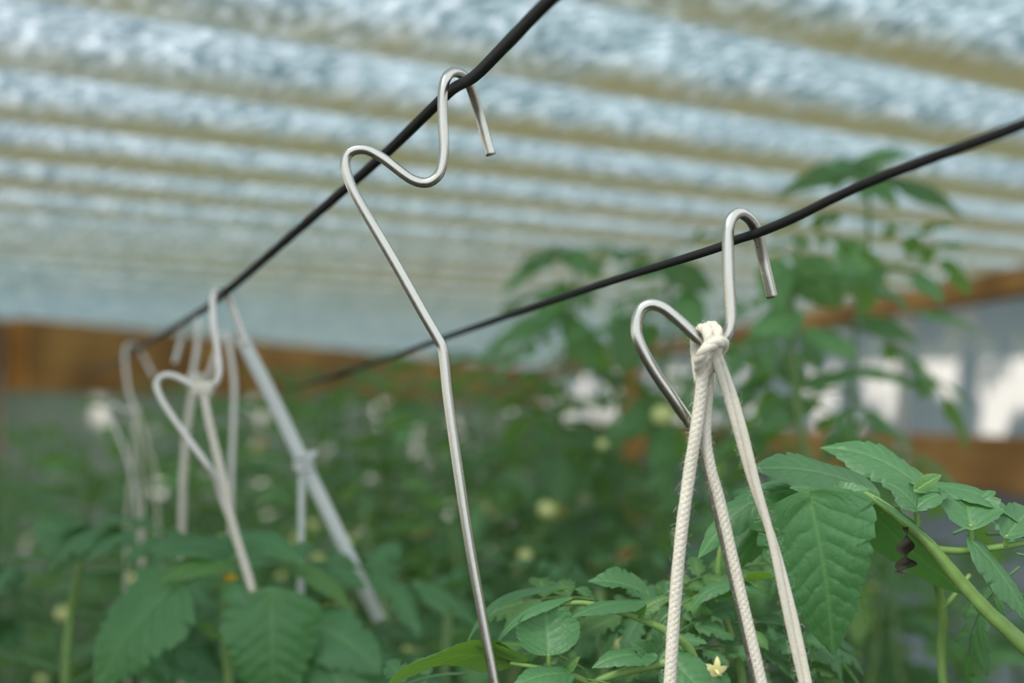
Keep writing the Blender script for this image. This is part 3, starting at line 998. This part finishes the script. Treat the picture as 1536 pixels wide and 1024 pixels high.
# --- left foreground plant ---------------------------------------------------
e_ = P(345, 1090, .82)
LP = thing('tomato_plant', (e_.x, e_.y + 0.03, 0), 'blurred tomato plant at lower left with two broad hanging leaves', 'tomato plant')
fg_stem(LP, [(330, 800, .82), (336, 850, .82), (340, 900, .82), (338, 960, .82), (344, 1020, .82), (346, 1090, .82)], 0.0016, 0.0034, seed=31)
fg_stem(LP, [(268, 880, .79), (300, 862, .80), (336, 850, .82)], 0.0012, 0.0015, False, 'branch', seed=32)
fg_stem(LP, [(405, 900, .79), (372, 880, .80), (338, 880, .82)], 0.0012, 0.0015, False, 'branch', seed=33)
leaf_obj(LP, (258, 882, .775), (142, 1036, .775), 148, N(0.55, 1, -0.25), LEAFM, pk=0.2, fat=0.7, sag=0.1, curl=0.3, wave=0.04, bump=0.022, teeth=10, tooth=0.13, heart=0.12, seed=61, nu=60, nv=34)
leaf_obj(LP, (407, 900, .775), (412, 1064, .775), 158, N(0.6, 1, 0.2), LEAFM, pk=0.2, fat=0.7, sag=0.1, curl=0.3, wave=0.04, bump=0.022, teeth=10, tooth=0.13, heart=0.13, seed=62, nu=60, nv=34)
leaf_obj(LP, (345, 822, .80), (222, 828, .78), 84, N(1, 0.5, 0), sag=0.1, curl=0.3, teeth=7, tooth=0.18, seed=63)
leaf_obj(LP, (345, 838, .79), (240, 874, .77), 66, N(1, 0.55, 0), LEAFY, sag=0.1, curl=0.3, teeth=7, tooth=0.18, seed=64)
leaf_obj(LP, (352, 806, .81), (456, 848, .80), 70, N(1, 0.5, 0.1), sag=0.14, curl=0.3, teeth=7, tooth=0.16, seed=65)
leaf_obj(LP, (430, 845, .82), (524, 920, .81), 60, N(1, 0.3, 0.2), LEAFY, sag=0.16, curl=0.3, teeth=7, tooth=0.16, seed=66)
leaf_obj(LP, (338, 880, .78), (372, 908, .77), 38, N(0.6, 1, 0), sag=0.1, curl=0.3, teeth=5, tooth=0.16, seed=67)
leaf_obj(LP, (460, 935, .80), (572, 1010, .79), 110, N(0.8, 0.8, 0.1), sag=0.12, curl=0.3, teeth=7, tooth=0.16, seed=68)
leaf_obj(LP, (480, 985, .79), (540, 1070, .78), 110, N(0.7, 0.9, 0), sag=0.12, curl=0.3, teeth=7, tooth=0.16, seed=69)
leaf_obj(LP, (300, 935, .80), (335, 960, .80), 22, N(0.6, 1, 0), LEAFY, sag=0.1, teeth=4, tooth=0.1, seed=70)
for k, (x, y, z, dx, dy, s) in enumerate([(330, 830, .85, -.8, -.2, .11), (334, 860, .86, .9, 0, .12), (340, 930, .86, .8, .2, .12), (344, 1000, .86, .9, -.1, .12), (346, 1030, .84, -.3, .2, .1)]):
    inst(LP, CF[k % 4], P(x, y, z), RT * dx + UP * -dy * 0.6 + FWD * 0.3, N(1, 0.4), s)
flower_at(LP, P(346, 868, .80), 0.005)
flower_at(LP, P(378, 893, .775), 0.003)

e_ = P(100, 1090, .95)
QP = thing('tomato_plant', (e_.x, e_.y + 0.03, 0), 'blurred tomato plant at far lower left corner, pale leaf on top', 'tomato plant')
fg_stem(QP, [(132, 815, .93), (118, 860, .94), (106, 920, .95), (100, 1000, .95), (100, 1090, .95)], 0.002, 0.004, seed=41)
leaf_obj(QP, (132, 822, .90), (50, 786, .90), 92, N(0.8, 0.8, 0.1), sag=0.1, curl=0.35, teeth=7, tooth=0.16, seed=71)
leaf_obj(QP, (135, 820, .90), (205, 800, .92), 62, N(0.8, 0.8, 0), sag=0.1, curl=0.35, teeth=7, tooth=0.16, seed=72)
for k, (x, y, z, dx, dy, s) in enumerate([(125, 840, .95, -.8, .2, .13), (120, 860, .96, .9, .1, .13), (112, 890, .96, -.9, .2, .14), (108, 920, .95, .8, .3, .13), (104, 950, .96, -.7, 0, .14), (102, 980, .94, .7, .1, .13), (100, 1010, .95, -.8, -.2, .14),
                                          (60, 900, .98, -.6, -.2, .13), (100, 1030, .93, .6, -.3, .13)]):
    inst(QP, CF[k % 4], P(x, y, z), RT * dx + UP * -dy * 0.6 + FWD * 0.2, N(1, 0.5), s)

# ------------------------------------------------------------------ plants further back
T1P = bush(852, 1.62, 372, 'tall tomato plant reaching the roof between the two sharp hooks', seed=3, L=0.16, step=0.05, fruits=5, stem_r=0.005, droop=0.45)
T2P = bush(990, 1.50, 380, 'tall tomato plant directly behind the sharp right hook', seed=4, L=0.16, step=0.045, fruits=5, stem_r=0.005, droop=0.45)
T3P = bush(1203, 1.20, 350, 'tall tomato plant with broad leaves behind the right cable, left of window light', seed=8, L=0.14, step=0.055, per=2, fruits=0, stem_r=0.006, droop=0.5, low=700)
T4P = bush(1290, 1.32, 240, 'tomato plant whose tip reaches highest, dark against the roof sheet', seed=15, L=0.15, step=0.05, per=2, low=560, fruits=0, stem_r=0.004, droop=0.5)

BL = dict(sag=0.12, curl=0.35, wave=0.06, teeth=7, tooth=0.18, nu=24, nv=14)
for a_, b_, w__, nn_, m_ in [((1200, 395, 1.2), (1262, 462, 1.19), 78, N(-0.4, 1, 0.3), LEAFY), ((1160, 392, 1.2), (1170, 470, 1.19), 60, N(0.3, 1, -0.3), LEAFB), ((1195, 470, 1.2), (1120, 520, 1.18), 60, N(0.6, 1, 0), LEAFB),  # first leaf: backlighting put into its colour by the yellow green
                             ((1210, 500, 1.2), (1290, 540, 1.2), 52, N(0.8, 0.8, 0), LEAFB), ((1200, 600, 1.2), (1140, 650, 1.18), 52, N(0.6, 1, 0), LEAFB), ((1212, 580, 1.2), (1300, 560, 1.2), 48, N(1, 0.6, 0), LEAFB)]:
    leaf_obj(T3P, a_, b_, w__, nn_, m_, seed=int(a_[0]), **BL)
for a_, b_, w__, nn_, m_ in [((1288, 250, 1.32), (1165, 298, 1.30), 46, N(0.7, 0.9, 0), LEAFB), ((1292, 240, 1.32), (1372, 236, 1.32), 40, N(0.8, 0.7, 0), LEAFB), ((1330, 270, 1.33), (1450, 334, 1.33), 58, N(0.8, 0.7, 0.2), LEAFB),
                             ((1290, 250, 1.32), (1235, 262, 1.30), 50, N(0.6, 0.8, 0), LEAFB), ((1262, 368, 1.30), (1322, 440, 1.30), 84, N(0.5, 1, 0.2), LEAFB), ((1300, 262, 1.32), (1345, 312, 1.31), 46, N(0.5, 1, 0.2), LEAFB),
                             ((1292, 480, 1.32), (1380, 520, 1.32), 50, N(0.8, 0.8, 0.2), LEAFB), ((1380, 470, 1.36), (1470, 505, 1.36), 36, N(0.9, 0.5, 0.2), LEAFB), ((1290, 560, 1.32), (1390, 590, 1.32), 44, N(0.9, 0.5, 0.2), LEAFB)]:
    leaf_obj(T4P, a_, b_, w__, nn_, m_, seed=int(a_[0]), **BL)
for a_, b_, w__, nn_, m_ in [((950, 478, 1.45), (932, 566, 1.43), 70, N(0.3, 1, 0.2), LEAFB), ((1000, 400, 1.48), (925, 420, 1.46), 46, N(0.7, 0.8, 0), LEAFB), ((995, 395, 1.48), (1070, 440, 1.47), 56, N(0.5, 1, 0.1), LEAFB),
                             ((1030, 440, 1.48), (1040, 520, 1.46), 56, N(0.4, 1, 0.1), LEAFB), ((985, 610, 1.5), (900, 680, 1.47), 50, N(0.6, 1, 0), LEAFB), ((990, 640, 1.5), (1000, 760, 1.47), 46, N(0.4, 1, 0), LEAFB)]:
    leaf_obj(T2P, a_, b_, w__, nn_, m_, seed=int(a_[0]), **BL)
for a_, b_, w__, nn_, m_ in [((838, 384, 1.6), (752, 446, 1.58), 36, N(0.8, 0.5, 0), LEAFB), ((850, 380, 1.6), (905, 420, 1.58), 48, N(0.6, 1, 0.2), LEAFB), ((850, 430, 1.6), (800, 490, 1.58), 46, N(0.6, 1, 0.2), LEAFB),
                             ((850, 470, 1.6), (720, 540, 1.57), 44, N(0.8, 0.7, 0), LEAFB), ((852, 480, 1.6), (890, 560, 1.58), 50, N(0.5, 1, 0), LEAFB)]:
    leaf_obj(T1P, a_, b_, w__, nn_, m_, seed=int(a_[0]), **BL)

spots = [(470, 1.75, 600), (565, 1.9, 575), (650, 1.7, 590), (745, 1.85, 560), (620, 2.6, 560), (510, 2.5, 575), (820, 2.5, 540), (920, 2.2, 560), (900, 1.75, 640), (700, 3.2, 565), (1060, 2.4, 600), (1140, 2.0, 640), (430, 3.0, 590),
         (30, 2.1, 665), (120, 1.9, 672), (215, 2.2, 625), (300, 2.0, 640), (380, 2.2, 620), (70, 3.0, 672), (260, 3.1, 600), (170, 2.9, 680), (-20, 1.7, 710), (340, 1.6, 700), (560, 1.45, 740), (700, 1.4, 790), (820, 1.45, 780)]
for i, (x, z, top) in enumerate(spots):
    bush(x, z, top, 'blurred leafy tomato plant in the crowded bed in front of the back wall', 'blurred tomato plants filling the bed at the back', seed=100 + i, L=0.17 if z < 2.4 else 0.2, step=0.05, per=2, low=1000,
         fruits=(20 if z < 2.3 else 12) if x > 420 else 3, flowers=1 if i % 3 == 0 and x > 420 else 0)
low = [(1270, 1.5, 850), (1360, 1.4, 880), (1450, 1.5, 860), (1540, 1.6, 850), (1310, 2.0, 830), (1420, 2.1, 835), (1190, 1.7, 800)]
for i, (x, z, top) in enumerate(low):
    bush(x, z, top, 'low blurred tomato plant beneath the arching right-hand stem', 'low tomato plants along the right wall', seed=200 + i, L=0.15, step=0.04, per=3, low=1050, fruits=1)
mid = [(600, 1.05, 890), (690, 1.0, 900), (520, 1.0, 905), (770, 1.1, 880), (880, 1.0, 880)]
for i, (x, z, top) in enumerate(mid):
    bush(x, z, top, 'blurred blue-green tomato plant low behind the tall hook stem', 'blurred plants low behind the tall hook', seed=300 + i, L=0.12, step=0.04, per=2, low=1060, fruits=0, meshes=CF)

# ------------------------------------------------------------------ light
w = bpy.data.worlds.new('sky')
scene.world = w
w.use_nodes = True
nt = w.node_tree
nt.nodes.clear()
bg = nt.nodes.new('ShaderNodeBackground')
sky = nt.nodes.new('ShaderNodeTexSky')
sky.sky_type = 'HOSEK_WILKIE'
sky.sun_direction = Vector((-0.40, -0.42, 0.80)).normalized()
sky.turbidity = 7.0
sky.ground_albedo = 0.4
mx = nt.nodes.new('ShaderNodeMix')
mx.data_type = 'RGBA'
mx.inputs[0].default_value = 0.75
mx.inputs[7].default_value = (0.88, 0.94, 1.0, 1)
nt.links.new(sky.outputs[0], mx.inputs[6])
nt.links.new(mx.outputs[2], bg.inputs['Color'])
bg.inputs['Strength'].default_value = 1.8
ow = nt.nodes.new('ShaderNodeOutputWorld')
nt.links.new(bg.outputs[0], ow.inputs['Surface'])
sd = bpy.data.lights.new('sun', 'SUN')
sd.energy = 3.2
sd.angle = math.radians(18)
sd.color = (1.0, 0.95, 0.86)
so = bpy.data.objects.new('sun', sd)
COL.objects.link(so)
so.location = (-2, -2, 6)
so.rotation_euler = (-Vector((-0.40, -0.42, 0.80))).to_track_quat('-Z', 'Y').to_euler()

scene.view_settings.view_transform = 'Standard'
scene.view_settings.look = 'None'
scene.view_settings.gamma = 1
scene.view_settings.use_curve_mapping = False
scene.view_settings.exposure = 0.22
scene.cycles.use_denoising = True
scene.cycles.max_bounces = 10
scene.cycles.transparent_max_bounces = 12
scene.cycles.sample_clamp_indirect = 8
